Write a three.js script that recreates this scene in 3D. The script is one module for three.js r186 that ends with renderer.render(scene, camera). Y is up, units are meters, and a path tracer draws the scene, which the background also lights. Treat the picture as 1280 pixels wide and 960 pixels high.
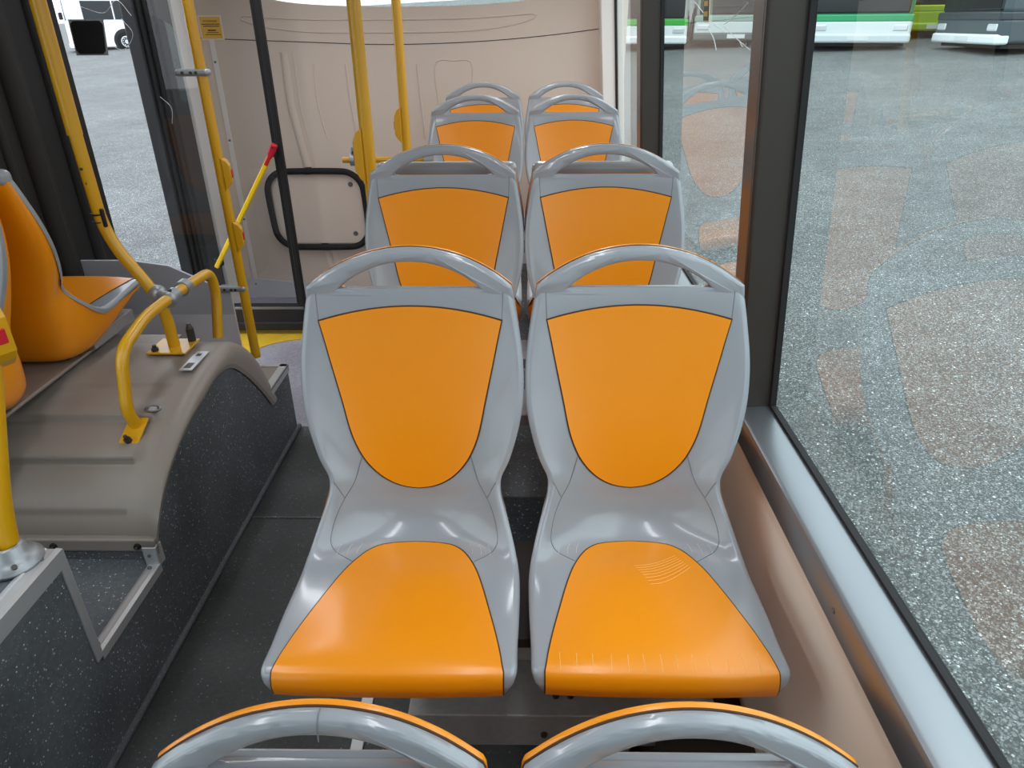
import * as THREE from 'three';
import { RoundedBoxGeometry } from 'three/addons/geometries/RoundedBoxGeometry.js';
import { mergeGeometries, toCreasedNormals, mergeVertices } from 'three/addons/utils/BufferGeometryUtils.js';
import { RectAreaLightUniformsLib } from 'three/addons/lights/RectAreaLightUniformsLib.js';

// ---------------------------------------------------------------- camera, sky, light, exposure
const scene = new THREE.Scene();
const EYE = 1.72;                                            // eye height above the aisle floor
const camera = new THREE.PerspectiveCamera(2 * Math.atan(480 / 880) * 180 / Math.PI, 4 / 3, 0.05, 400);
camera.position.set(0, EYE, 0);
camera.rotation.set(-27.45 * Math.PI / 180, 1.13 * Math.PI / 180, -0.5 * Math.PI / 180, 'YXZ');
scene.add(camera);

{ // overcast sky, brighter overhead than at the horizon
  const w = 64, h = 32, data = new Float32Array(w * h * 4);
  for (let j = 0; j < h; j++) {
    const el = ((j + 0.5) / h - 0.5) * Math.PI, k = 0.9 * (1 + 2 * Math.max(0, Math.sin(el))) / 3 + 0.35;
    for (let i = 0; i < w; i++) data.set([k * 0.95, k * 0.99, k * 1.05, 1], (j * w + i) * 4);
  }
  const sky = new THREE.DataTexture(data, w, h, THREE.RGBAFormat, THREE.FloatType);
  sky.mapping = THREE.EquirectangularReflectionMapping; sky.magFilter = THREE.LinearFilter; sky.minFilter = THREE.LinearFilter; sky.needsUpdate = true;
  scene.background = sky;
}
scene.backgroundIntensity = 1.6;
const renderer = new THREE.WebGLRenderer({ antialias: true });
renderer.toneMapping = THREE.LinearToneMapping;
renderer.toneMappingExposure = 1.95;
renderer.shadowMap.enabled = true;
RectAreaLightUniformsLib.init();

// ---------------------------------------------------------------- helpers
let seed = 20240607;
const rnd = () => { seed = (seed * 1664525 + 1013904223) >>> 0; return seed / 4294967296; };
const V = (x, y, z) => new THREE.Vector3(x, y, z);
const taken = {};
function numbered(n) { const k = taken[n] ?? 0; taken[n] = k + 1; return k ? n + '_' + String(k).padStart(3, '0') : n; }
function mesh(name, geo, mat, parent) {
  const m = new THREE.Mesh(geo, mat); m.name = name; m.castShadow = true; m.receiveShadow = true;
  if (parent) parent.add(m);
  return m;
}
function thing(name, label, category, pos = [0, 0, 0], group, turn = 0) {
  const o = new THREE.Group(); o.name = numbered(name); o.position.set(...pos); o.rotation.y = turn;
  o.userData = { label, category }; if (group) o.userData.group = group;
  scene.add(o); return o;
}
function struct(name, geo, mat, label) {
  const o = geo ? mesh(name, geo, mat) : new THREE.Group(); o.name = name; o.userData = { kind: 'structure' }; if (label) o.userData.label = label;
  scene.add(o); return o;
}
// uv in metres from the dominant direction of each face
function metric(geo, s = 1) {
  const g = geo.index ? geo.toNonIndexed() : geo, p = g.attributes.position, uv = new Float32Array(p.count * 2), a = V(), b = V(), c = V();
  for (let i = 0; i < p.count; i += 3) {
    a.fromBufferAttribute(p, i); b.fromBufferAttribute(p, i + 1).sub(a); c.fromBufferAttribute(p, i + 2).sub(a); b.cross(c);
    const ax = Math.abs(b.x), ay = Math.abs(b.y), az = Math.abs(b.z), d = ax > ay && ax > az ? 0 : ay > az ? 1 : 2;
    for (let k = 0; k < 3; k++) {
      const x = p.getX(i + k), y = p.getY(i + k), z = p.getZ(i + k);
      uv.set(d === 0 ? [z / s, y / s] : d === 1 ? [x / s, z / s] : [x / s, y / s], (i + k) * 2);
    }
  }
  g.setAttribute('uv', new THREE.BufferAttribute(uv, 2));
  return g;
}
function box(x0, x1, y0, y1, z0, z1, r = 0) {
  const w = Math.abs(x1 - x0), h = Math.abs(y1 - y0), d = Math.abs(z1 - z0);
  const g = r ? new RoundedBoxGeometry(w, h, d, 2, Math.min(r, w / 2.01, h / 2.01, d / 2.01)) : new THREE.BoxGeometry(w, h, d);
  g.translate((x0 + x1) / 2, (y0 + y1) / 2, (z0 + z1) / 2);
  return metric(g);
}
const merge = (list) => mergeGeometries(list.map((g) => { const n = g.index ? g.toNonIndexed() : g; for (const k of Object.keys(n.attributes)) if (!['position', 'normal', 'uv'].includes(k)) n.deleteAttribute(k); return n; }));
// a line of straight runs with rounded bends
function bent(points, r) {
  const P = points.map((p) => V(...p)), path = new THREE.CurvePath();
  let from = P[0];
  for (let i = 1; i < P.length - 1; i++) {
    const a = P[i - 1].clone().sub(P[i]), b = P[i + 1].clone().sub(P[i]), k = Math.min(r, a.length() * 0.49, b.length() * 0.49);
    const p = P[i].clone().addScaledVector(a.normalize(), k), q = P[i].clone().addScaledVector(b.normalize(), k);
    path.add(new THREE.LineCurve3(from, p)); path.add(new THREE.QuadraticBezierCurve3(p, P[i].clone(), q)); from = q;
  }
  path.add(new THREE.LineCurve3(from, P[P.length - 1]));
  return path;
}
function pipe(points, radius, bend = 0.08, seg = 60, closed = false) { return new THREE.TubeGeometry(bent(points, bend), seg, radius, 12, closed); }
function smoothTube(points, radius, seg = 40, closed = false, rad = 6) { return new THREE.TubeGeometry(new THREE.CatmullRomCurve3(points.map((p) => p.isVector3 ? p : V(...p)), closed), seg, radius, rad, closed); }
function cyl(r0, r1, h, pos, dir = [0, 1, 0], seg = 20) {
  const g = new THREE.CylinderGeometry(r1, r0, h, seg);
  g.applyQuaternion(new THREE.Quaternion().setFromUnitVectors(V(0, 1, 0), V(...dir).normalize())); g.translate(...pos); return g;
}
function extrude(pts, depth, bevel = 0, holes = []) {
  const sh = new THREE.Shape(pts.map((p) => new THREE.Vector2(...p)));
  for (const h of holes) sh.holes.push(new THREE.Path(h.map((p) => new THREE.Vector2(...p))));
  return new THREE.ExtrudeGeometry(sh, { depth, bevelEnabled: bevel > 0, bevelSize: bevel, bevelThickness: bevel, bevelOffset: -bevel, bevelSegments: 3, curveSegments: 12, steps: 1 });
}
// a (depth, height) outline extruded across the bus from x0 to x1; depth runs along -z
function across(outline, x0, x1, bevel = 0) {
  const g = extrude(outline, Math.abs(x1 - x0) - 2 * bevel, bevel); g.translate(0, 0, bevel);
  g.rotateY(Math.PI / 2); g.translate(Math.min(x0, x1), 0, 0);   // local x -> -z, local z -> +x
  return metric(g);
}

// ---------------------------------------------------------------- textures and materials
function texture(n, m, paint, rep = 1, srgb = true) {
  const d = new Uint8Array(n * m * 4); paint(d, n, m);
  const t = new THREE.DataTexture(d, n, m); t.wrapS = t.wrapT = THREE.RepeatWrapping; t.magFilter = THREE.LinearFilter; t.minFilter = THREE.LinearMipmapLinearFilter; t.generateMipmaps = true;
  if (srgb) t.colorSpace = THREE.SRGBColorSpace; t.repeat.set(rep, rep); t.needsUpdate = true; return t;
}
// tileable value noise
function noiseTile(n, cell) {
  const k = Math.max(1, Math.round(n / cell)), g = Float32Array.from({ length: k * k }, rnd);
  return (x, y) => {
    const u = x / n * k, v = y / n * k, i = Math.floor(u), j = Math.floor(v), a = u - i, b = v - j, s = a * a * (3 - 2 * a), t = b * b * (3 - 2 * b);
    const at = (p, q) => g[((q % k + k) % k) * k + (p % k + k) % k];
    return (at(i, j) * (1 - s) + at(i + 1, j) * s) * (1 - t) + (at(i, j + 1) * (1 - s) + at(i + 1, j + 1) * s) * t;
  };
}
function speckled(base, spots, count, light, mottle) {
  return texture(512, 512, (d, n) => {
    const a = noiseTile(n, 90), b = noiseTile(n, 5);
    for (let y = 0; y < n; y++) for (let x = 0; x < n; x++) {
      const k = 1 + mottle * (a(x, y) - 0.5) + 0.14 * (b(x, y) - 0.5) + 0.08 * (rnd() - 0.5);
      d.set([base[0] * k, base[1] * k, base[2] * k, 255], (y * n + x) * 4);
    }
    for (let i = 0; i < count; i++) {
      const x = Math.floor(rnd() * n), y = Math.floor(rnd() * n), s = rnd() < 0.25 ? 2 : 1, v = light * (0.45 + 0.55 * rnd());
      for (let p = 0; p < s; p++) for (let q = 0; q < s; q++) { const o = (((y + q) % n) * n + (x + p) % n) * 4; for (let c = 0; c < 3; c++) d[o + c] = Math.min(255, d[o + c] + spots[c] * v); }
    }
  }, 1 / 0.9);
}
const vinylTex = speckled([84, 90, 94], [150, 158, 160], 3200, 1, 0.25);
const floorTex = speckled([60, 65, 65], [120, 128, 128], 1400, 0.7, 0.35);
const rearFloorTex = speckled([150, 148, 158], [60, 60, 60], 500, 0.5, 0.2);
const asphaltTex = texture(2048, 2048, (d, n) => {
  const a = noiseTile(n, 512), b = noiseTile(n, 90), v = new Float32Array(n * n).fill(0.5);
  for (let i = 0; i < 420000; i++) {                          // loose stones of many greys set in dark bitumen
    const x = Math.floor(rnd() * n), y = Math.floor(rnd() * n), r = 1 + rnd() * rnd() * 2.4, k = 0.55 + 0.5 * rnd() + (rnd() < 0.12 ? 0.75 * rnd() : 0), e = 0.6 + 0.8 * rnd();
    for (let q = -3; q <= 3; q++) for (let p = -3; p <= 3; p++) if (p * p * e + q * q / e <= r * r) v[((y + q + n) % n) * n + (x + p + n) % n] = k;
  }
  for (let y = 0; y < n; y++) for (let x = 0; x < n; x++) {
    const k = v[y * n + x] * (1 + 0.14 * (a(x, y) - 0.5) + 0.12 * (b(x, y) - 0.5)) + 0.12 * (rnd() - 0.5);
    d.set([Math.min(255, Math.max(24, 127 * k)), Math.min(255, Math.max(24, 132 * k)), Math.min(255, Math.max(24, 132 * k)), 255], (y * n + x) * 4);
  }
}, 1 / 4.0);
const grime = texture(512, 512, (d, n) => {
  const a = noiseTile(n, 130), b = noiseTile(n, 24), c = noiseTile(n, 5);
  for (let y = 0; y < n; y++) for (let x = 0; x < n; x++) { const k = 255 * (0.9 + 0.08 * (a(x, y) - 0.5) + 0.06 * (b(x, y) - 0.5) + 0.05 * (c(x, y) - 0.5)); d.set([k, k, k, 255], (y * n + x) * 4); }
}, 1);
const scuff = texture(512, 512, (d, n) => {
  const a = noiseTile(n, 60), b = noiseTile(n, 7);
  for (let y = 0; y < n; y++) for (let x = 0; x < n; x++) { const k = 255 * (0.75 + 0.3 * (a(x, y) - 0.5) + 0.3 * (b(x, y) - 0.5)); d.set([k, k, k, 255], (y * n + x) * 4); }
}, 1, false);
const fineBump = texture(256, 256, (d, n) => {
  const a = noiseTile(n, 3), b = noiseTile(n, 11);
  for (let y = 0; y < n; y++) for (let x = 0; x < n; x++) { const k = 255 * (0.5 * a(x, y) + 0.5 * b(x, y)); d.set([k, k, k, 255], (y * n + x) * 4); }
}, 1 / 0.2, false);
const S = (c, roughness = 0.5, more = {}) => new THREE.MeshStandardMaterial({ color: c, roughness, ...more });
const M = {
  grey: new THREE.MeshPhysicalMaterial({ color: '#8f959b', roughness: 0.26, clearcoat: 0.5, clearcoatRoughness: 0.1 }),
  orange: new THREE.MeshPhysicalMaterial({ color: '#e58c08', roughness: 0.34, clearcoat: 0.2, clearcoatRoughness: 0.16 }),
  seam: S('#43280f', 0.8),
  greySeam: S('#6c7074', 0.8),
  scratch: S('#f6c074', 0.6),
  greyScratch: S('#c6cacd', 0.6),
  beige: S('#ddcec0', 0.5),
  sidePanel: S('#efe1d2', 0.5),
  cream: S('#e2dbd0', 0.6),
  jamb: S('#ece6e1', 0.5),
  alu: S('#c3c6c8', 0.4, { metalness: 0.55 }),
  sill: S('#8e9398', 0.32, { metalness: 0.8 }),
  pillar: S('#38342f', 0.42, { metalness: 0.2 }),
  pillarEdge: S('#6b6561', 0.3, { metalness: 0.8 }),
  black: S('#0d0d0f', 0.5),
  rubber: S('#141416', 0.75),
  darkPanel: S('#171412', 0.7),
  vinyl: S('#ffffff', 0.55, { map: vinylTex, bumpMap: fineBump, bumpScale: 0.0004 }),
  floor: S('#ffffff', 0.5, { map: floorTex, bumpMap: fineBump, bumpScale: 0.0004 }),
  rearFloor: S('#ffffff', 0.5, { map: rearFloorTex }),
  arch: S('#8b837b', 0.42, { bumpMap: fineBump, bumpScale: 0.0002 }),
  yellow: new THREE.MeshPhysicalMaterial({ color: '#d29d06', roughness: 0.35, clearcoat: 0.4, clearcoatRoughness: 0.15 }),
  brightYellow: S('#f2c811', 0.4),
  floorYellow: S('#e3b92c', 0.55, { map: grime }),
  red: S('#c3152b', 0.4),
  darkRed: S('#8e1111', 0.4),
  clamp: S('#9aa0a4', 0.35, { metalness: 0.5 }),
  steel: S('#85888c', 0.35, { metalness: 0.85 }),
  bolt: S('#4c4b49', 0.45, { metalness: 0.7 }),
  support: S('#a9a7a7', 0.45, { metalness: 0.2, map: grime }),
  dark: S('#26221f', 0.7),
  greyPanel: S('#cfd1d8', 0.5),
  pane: new THREE.MeshPhysicalMaterial({ color: '#dbe8e6', roughness: 0.0, metalness: 0, transmission: 1, thickness: 0, ior: 1.52, side: THREE.DoubleSide }),
  clearPane: new THREE.MeshPhysicalMaterial({ color: '#eef1f3', roughness: 0.0, metalness: 0, transmission: 1, thickness: 0, ior: 1.52, side: THREE.DoubleSide }),
  asphalt: S('#ffffff', 0.85, { map: asphaltTex }),
};

// ---------------------------------------------------------------- the shell of the bus
const XL = -1.95, XS = 0.49, XG = 0.565, SILL = 0.92, REAR = -4.63, FRONT = 5.0, TOP = 2.28, LEAN = 0.073;
struct('floor', box(XL - 0.05, 0.62, -0.06, 0, -2.87, FRONT), M.floor, 'dark speckled vinyl floor of the bus aisle');
struct('floor_rear', box(XL - 0.05, 0.62, -0.06, 0.001, REAR, -2.87), M.rearFloor, 'pale grey vinyl floor by the open door');
struct('floor_seam', box(-1.07, -0.4, -0.001, 0.003, -2.185, -2.175), M.vinyl, 'welded seam across the aisle floor');
{ // yellow marking on the floor inside the door
  const s = new THREE.Shape(); s.moveTo(-1.94, -3.55); s.lineTo(-1.62, -3.55); s.bezierCurveTo(-1.60, -3.80, -1.52, -3.90, -1.10, -3.93); s.lineTo(-1.10, -4.10); s.lineTo(-1.94, -4.10);
  const g = new THREE.ExtrudeGeometry(s, { depth: 0.003, bevelEnabled: false, curveSegments: 16 }); g.rotateX(Math.PI / 2); g.scale(1, 1, -1);
  const pos = g.attributes.position; for (let i = 0; i < pos.count; i++) pos.setZ(i, -Math.abs(pos.getZ(i)));
  g.translate(0, 0.0045, 0); g.computeVertexNormals();
  struct('trim_floor_marking', metric(g), M.floorYellow, 'yellow warning area on the floor inside the door');
}
struct('ceiling', box(XL - 0.05, 0.62, TOP, TOP + 0.05, REAR - 0.1, FRONT), M.cream, 'cream ceiling of the bus');

// right-hand side: panel under the windows, metal sill, leaning windows and pillars
struct('wall_right', merge([box(XS + 0.015, 0.576, -0.06, SILL - 0.062, REAR, FRONT)]), M.sidePanel, 'beige side panel under the windows');
{
  // metal sill: ledge, rounded edge, vertical fascia
  const o = [[XS + 0.02, SILL - 0.066], [XS, SILL - 0.066], [XS - 0.002, SILL - 0.012], [XS + 0.002, SILL - 0.003], [XS + 0.010, SILL], [0.576, SILL + 0.002], [0.576, SILL - 0.07]];
  const g = extrude(o, FRONT - REAR); g.translate(0, 0, REAR);
  struct('trim_1', metric(toCreasedNormals(g, 0.5)), M.sill, 'brushed metal window sill along the seats');
  const screws = [];
  for (const z of [-1.62, -0.83]) screws.push(cyl(0.005, 0.005, 0.004, [XS - 0.001, SILL - 0.035, z], [1, 0, 0], 12));
  mesh('sill_screw', merge(screws), M.steel, scene.getObjectByName('trim_1'));
}
// everything above the sill leans in a little towards the roof
function leaning(o) { o.position.set(XG, SILL, 0); o.rotation.z = LEAN; return o; }
const WTOP = 1.08;                                           // height of the glass above the sill
const bays = [[-4.47, -3.07], [-2.95, -1.52], [-1.425, 0.12], [0.21, 1.72], [1.81, 3.32], [3.41, 4.92]];
bays.forEach(([z0, z1], i) => {
  const w = leaning(struct('window_' + (i + 1), null));
  w.userData.label = 'side window of the bus, ' + ['by the rear bulkhead', 'between two dark pillars beside the facing seats', 'long pane beside the front seats', 'ahead of the long pane', 'further ahead', 'near the front'][i];
  mesh('pane', new THREE.PlaneGeometry(z1 - z0, WTOP).rotateY(-Math.PI / 2).translate(0.008, WTOP / 2, (z0 + z1) / 2), M.pane, w);
  const t = 0.009;
  mesh('gasket', merge([box(-0.001, 0.012, 0, t, z0, z1), box(-0.001, 0.012, WTOP - t, WTOP, z0, z1), box(-0.001, 0.012, t, WTOP - t, z0, z0 + t), box(-0.001, 0.012, t, WTOP - t, z1 - t, z1)]), M.rubber, w);
});
for (let i = 0; i + 1 < bays.length; i++) {
  const p = leaning(struct('trim_' + (i + 2), null)); p.userData.label = 'dark metal window pillar on the right side';
  const z0 = bays[i][1], z1 = bays[i + 1][0];
  mesh('pillar_cover', box(XS - XG + 0.004, 0.007, -0.003, WTOP + 0.02, z0, z1, 0.004), M.pillar, p);
  mesh('pillar_edge', box(XS - XG, 0.0, -0.003, WTOP + 0.02, z0 + 0.012, z1 - 0.012, 0.004), M.pillarEdge, p);
}
{ // beige corner post at the end of the windows
  const p = leaning(struct('trim_9', null)); p.userData.label = 'cream corner post beside the rear bulkhead';
  mesh('post', box(XS - XG, 0.05, -0.003, WTOP + 0.3, REAR, bays[0][0], 0.006), M.jamb, p);
  const h = leaning(struct('wall_right_upper', null)); h.userData.label = 'cream panel above the windows';
  mesh('panel', box(XS - XG, 0.05, WTOP, WTOP + 0.34, REAR, FRONT), M.cream, h);
}
// rear bulkhead with the window opening above it
{
  const sh = [[XL - 0.05, 0.0], [0.60, 0.0], [0.60, 2.28], [XL - 0.05, 2.28]], hole = [];
  const n = 28; for (let i = 0; i <= n; i++) { const u = i / n * 2 - 1; hole.push([-0.68 + u * 1.02, 1.785 + 0.05 * u * u + 0.10 * u ** 8]); }
  hole.push([0.34, 2.2], [-1.70, 2.2]);
  const g = extrude(sh, 0.06, 0, [hole.reverse()]); g.translate(0, 0, REAR - 0.06);
  const w = struct('wall_rear', metric(g), M.beige, 'beige moulded rear bulkhead');
  const rib = (pts, r, name = 'moulded_rib') => mesh(name, smoothTube(pts.map(([x, y]) => V(x, y, REAR + 0.0005)), r, 24, false, 6), M.beige, w);
  rib([[-1.266, 1.486], [-1.275, 1.3], [-1.255, 1.13], [-1.235, 1.05]], 0.005);
  rib([[-1.074, 1.484], [-1.07, 1.3], [-1.055, 1.10]], 0.007);
  rib([[-0.645, 1.481], [-0.636, 1.3], [-0.62, 1.05]], 0.007);
  rib([[-0.524, 1.2], [-0.524, 1.493], [-0.42, 1.497], [-0.323, 1.492], [-0.315, 1.36]], 0.004);
  const slot = []; for (let i = 0; i <= 40; i++) { const a = i / 40 * Math.PI * 2, x = Math.cos(a), y = Math.sin(a); slot.push([-0.80 + Math.sign(x) * Math.abs(x) ** 0.55 * 0.87, 1.685 + 0.05 * (x * x) + Math.sign(y) * Math.abs(y) ** 0.8 * 0.034]); }
  mesh('oblong_moulding', smoothTube(slot.slice(0, -1).map(([x, y]) => V(x, y, REAR + 0.0005)), 0.005, 120, true, 6), M.beige, w);
  const joint = []; for (let i = 0; i <= 20; i++) { const x = -1.93 + i / 20 * 2.40; joint.push(V(x, 1.588 + 0.075 * Math.max(0, (x + 0.75) / 1.2) ** 2 + 0.04 * Math.max(0, (-0.9 - x) / 1.0), REAR + 0.0015)); }
  mesh('joint_line', smoothTube(joint, 0.0022, 60), M.dark, w);
  // rolled vertical fold left of the seats
  const fold = []; for (let i = 0; i <= 10; i++) { const y = 1.55 - i * 0.15; fold.push(V(-1.44 + 0.14 * Math.max(0, (1.2 - y) / 1.2) ** 0.8, y, REAR - 0.012)); }
  mesh('moulded_fold', smoothTube(fold, 0.028, 40, false, 12), M.beige, w);
  const fold2 = fold.map((p) => p.clone().add(V(0.055, 0, -0.004)));
  mesh('moulded_fold', smoothTube(fold2, 0.018, 40, false, 12), M.beige, w);
  // grey skirting along the foot
  mesh('skirting', extrude([[XL, 0], [-1.2, 0], [-1.2, 0.075], [-1.90, 0.142], [XL, 0.142]], 0.008).translate(0, 0, REAR), M.greyPanel, w);
  const rw = struct('window_7', null); rw.userData.label = 'curved rear window above the bulkhead';
  mesh('pane', new THREE.PlaneGeometry(2.1, 0.5).translate(-0.68, 1.99, REAR - 0.03), M.pane, rw);
  // edge strip with its screws where bulkhead and door jamb meet
  const st = mesh('edge_strip', box(-1.875, -1.845, 0.0, 1.62, REAR, REAR + 0.006, 0.002), M.jamb, w);
  for (const y of [0.1, 0.55, 1.05, 1.5]) mesh('screw', cyl(0.007, 0.007, 0.004, [-1.86, y, REAR + 0.007], [0, 0, 1], 12), M.steel, st);
}
// left-hand side
{
  const w = struct('wall_left', merge([
    box(XL - 0.06, XL, 0, TOP, REAR, -4.33),                               // cream jamb behind the door
    box(XL - 0.06, XL, 2.05, TOP, -4.33, -1.6),                            // over the door and the dark panel
    box(XL - 0.06, XL, -0.06, SILL, -1.6, FRONT),                          // under the front windows
    box(XL - 0.06, XL, 2.0, TOP, -1.6, FRONT),
    box(XL - 0.06, XL, -0.06, 0.06, -3.28, -1.6),
  ]), M.jamb, 'cream left side of the bus');
  mesh('jamb_trim', box(XL, XL + 0.02, 0, 2.2, -4.42, -4.34, 0.004), M.jamb, w);
  const p = struct('trim_10', merge([box(XL - 0.06, XL + 0.012, 0, 2.1, -4.33, -3.93, 0.01), box(XL - 0.05, XL + 0.028, 0, 2.1, -4.16, -4.12, 0.004)]), M.black, 'black door pillar on the left side');
  mesh('pillar_rib', box(XL, XL + 0.03, 0, 2.1, -3.99, -3.95, 0.006), M.rubber, p);
  const d = struct('wall_left_dark', box(XL - 0.06, XL, 0.06, 2.05, -3.28, -1.6), M.darkPanel, 'near-black wall panel behind the wheel arch seats');
  for (const [z, r] of [[-3.10, 0.03], [-2.86, 0.045], [-2.72, 0.02], [-2.42, 0.04], [-2.1, 0.03], [-1.8, 0.03]]) mesh('panel_rib', cyl(r, r, 1.3, [XL, 1.38, z], [0, 1, 0], 16), M.darkPanel, d);
  const pts = [[-1.6, 0.1], [0.2, 1.7], [1.8, 3.3], [3.4, 4.9]];
  pts.forEach(([z0, z1], i) => {
    const win = struct('window_' + (i + 8), null); win.userData.label = 'left side window';
    mesh('pane', new THREE.PlaneGeometry(z1 - z0, 1.08).rotateY(Math.PI / 2).translate(XL - 0.03, SILL + 0.54, (z0 + z1) / 2), M.pane, win);
    mesh('pillar_cover', box(XL - 0.06, XL + 0.02, SILL, 2.0, z1, z1 + 0.1, 0.006), M.pillar, win);
  });
  // partition behind the driver, at the front end of the passenger room
  struct('wall_front', box(XL - 0.06, 0.62, -0.06, TOP, FRONT, FRONT + 0.06), M.greyPanel, 'partition behind the driver');
}
// lamps along the ceiling
for (const [x, k] of [[-1.25, 0], [0.05, 1]]) for (const z of [-3.2, -0.6]) {
  const l = thing('ceiling_lamp', 'long white ceiling lamp ' + (k ? 'over the window seats, ' : 'over the left side, ') + { '-3.2': 'next to the rear bulkhead', '-0.6': 'level with the low seats' }[z], 'lamp', [x, TOP, z], k ? 'ceiling lamps over the window seats' : 'ceiling lamps over the left side');
  mesh('housing', box(-0.09, 0.09, -0.03, 0, -0.75, 0.75, 0.01), M.cream, l);
  mesh('diffuser', box(-0.07, 0.07, -0.036, -0.03, -0.72, 0.72), S('#ffffff', 0.4, { emissive: '#f6f8ff', emissiveIntensity: 1.0 }), l);
  const a = new THREE.RectAreaLight('#f6f8ff', 6.0, 0.14, 1.44); a.position.set(0, -0.04, 0); a.rotation.x = -Math.PI / 2; l.add(a);
}

// ---------------------------------------------------------------- raised floor, wheel arch and boxes on the left
const XA = -1.07;                                            // aisle face of the left-hand boxes
{
  struct('platform_window_side', box(-0.47, XS + 0.015, 0, 0.40, REAR, -1.78, 0.004), M.vinyl, 'speckled vinyl platform under the rear seats');
  const nb = struct('platform_front_left', box(XL, XA - 0.001, 0, 0.635, -1.245, 3.0), M.vinyl, 'dark speckled vinyl box with metal edging beside the aisle');
  mesh('edge_strip', extrude([[XA - 0.046, 0.634], [XA + 0.003, 0.634], [XA + 0.003, 0.600], [XA + 0.006, 0.600], [XA + 0.006, 0.644], [XA - 0.008, 0.646], [XA - 0.012, 0.643], [XA - 0.03, 0.643], [XA - 0.034, 0.646], [XA - 0.046, 0.641]], 4.2).translate(0, 0, -1.248), M.alu, nb);
  mesh('edge_strip', box(XL, XA - 0.045, 0.634, 0.642, -1.248, -1.215, 0.002), M.alu, nb);
  mesh('corner_strip', merge([box(XA - 0.001, XA + 0.005, 0.296, 0.64, -1.249, -1.226, 0.002), box(XA - 0.026, XA + 0.005, 0.296, 0.64, -1.252, -1.2455, 0.002)]), M.alu, nb);
  for (const [x, z] of [[XA - 0.02, -1.21], [XA - 0.02, -0.8], [XA - 0.15, -1.232], [XA - 0.021, -1.0]]) mesh('screw', cyl(0.006, 0.006, 0.004, [x, 0.645, z], [0, 1, 0], 12), M.steel, nb);
  const st = struct('platform_step', box(XL, XA - 0.001, 0, 0.305, -1.60, -1.245), M.vinyl, 'small dark step between the boxed platform and the wheel arch');
  mesh('edge_strip', extrude([[XA - 0.032, 0.304], [XA + 0.003, 0.304], [XA + 0.003, 0.285], [XA + 0.006, 0.285], [XA + 0.006, 0.312], [XA - 0.006, 0.314], [XA - 0.01, 0.311], [XA - 0.024, 0.311], [XA - 0.032, 0.308]], 0.325).translate(0, 0, -1.572), M.alu, st);
  mesh('corner_strip', merge([box(XA - 0.035, XA + 0.004, 0.305, 0.372, -1.572, -1.566, 0.002), box(XA, XA + 0.006, 0.305, 0.372, -1.60, -1.568, 0.002)]), M.alu, st);
  for (const z of [-1.55, -1.27]) mesh('screw', cyl(0.006, 0.006, 0.004, [XA - 0.017, 0.313, z], [0, 1, 0], 12), M.steel, st);
  mesh('screw', cyl(0.005, 0.005, 0.004, [XA - 0.017, 0.345, -1.564], [0, 0, 1], 12), M.steel, st);
  const rb = struct('platform_rear_left', box(XL, XA - 0.001, 0, 0.335, -2.84, -2.55), M.vinyl, 'low vinyl box at the end of the wheel arch');
  mesh('edge_strip', merge([box(XA - 0.032, XA + 0.005, 0.335, 0.344, -2.845, -2.60, 0.002), box(XA + 0.0, XA + 0.005, 0.31, 0.344, -2.845, -2.60, 0.001), box(XL, XA + 0.005, 0.335, 0.344, -2.848, -2.82, 0.002)]), M.alu, rb);
  mesh('top_mat', box(XL, XA - 0.035, 0.334, 0.339, -2.82, -2.6), M.arch, rb);
  // speckled side of the wheel arch
  const inner = [[1.59, 0.345], [1.645, 0.447], [1.785, 0.545], [1.94, 0.596], [2.155, 0.631], [2.257, 0.622], [2.41, 0.505], [2.60, 0.289]];
  const side = struct('wheel_arch_side', across([[1.595, 0], [1.595, 0.30], ...inner, [2.60, 0]], XL, XA), M.vinyl, 'dark speckled vinyl side of the wheel arch');
  mesh('seam_strip', pipe([[XA + 0.001, 0.012, -1.0], [XA + 0.001, 0.012, -2.86]], 0.012, 0.02, 30), M.vinyl, side);
}
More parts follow.
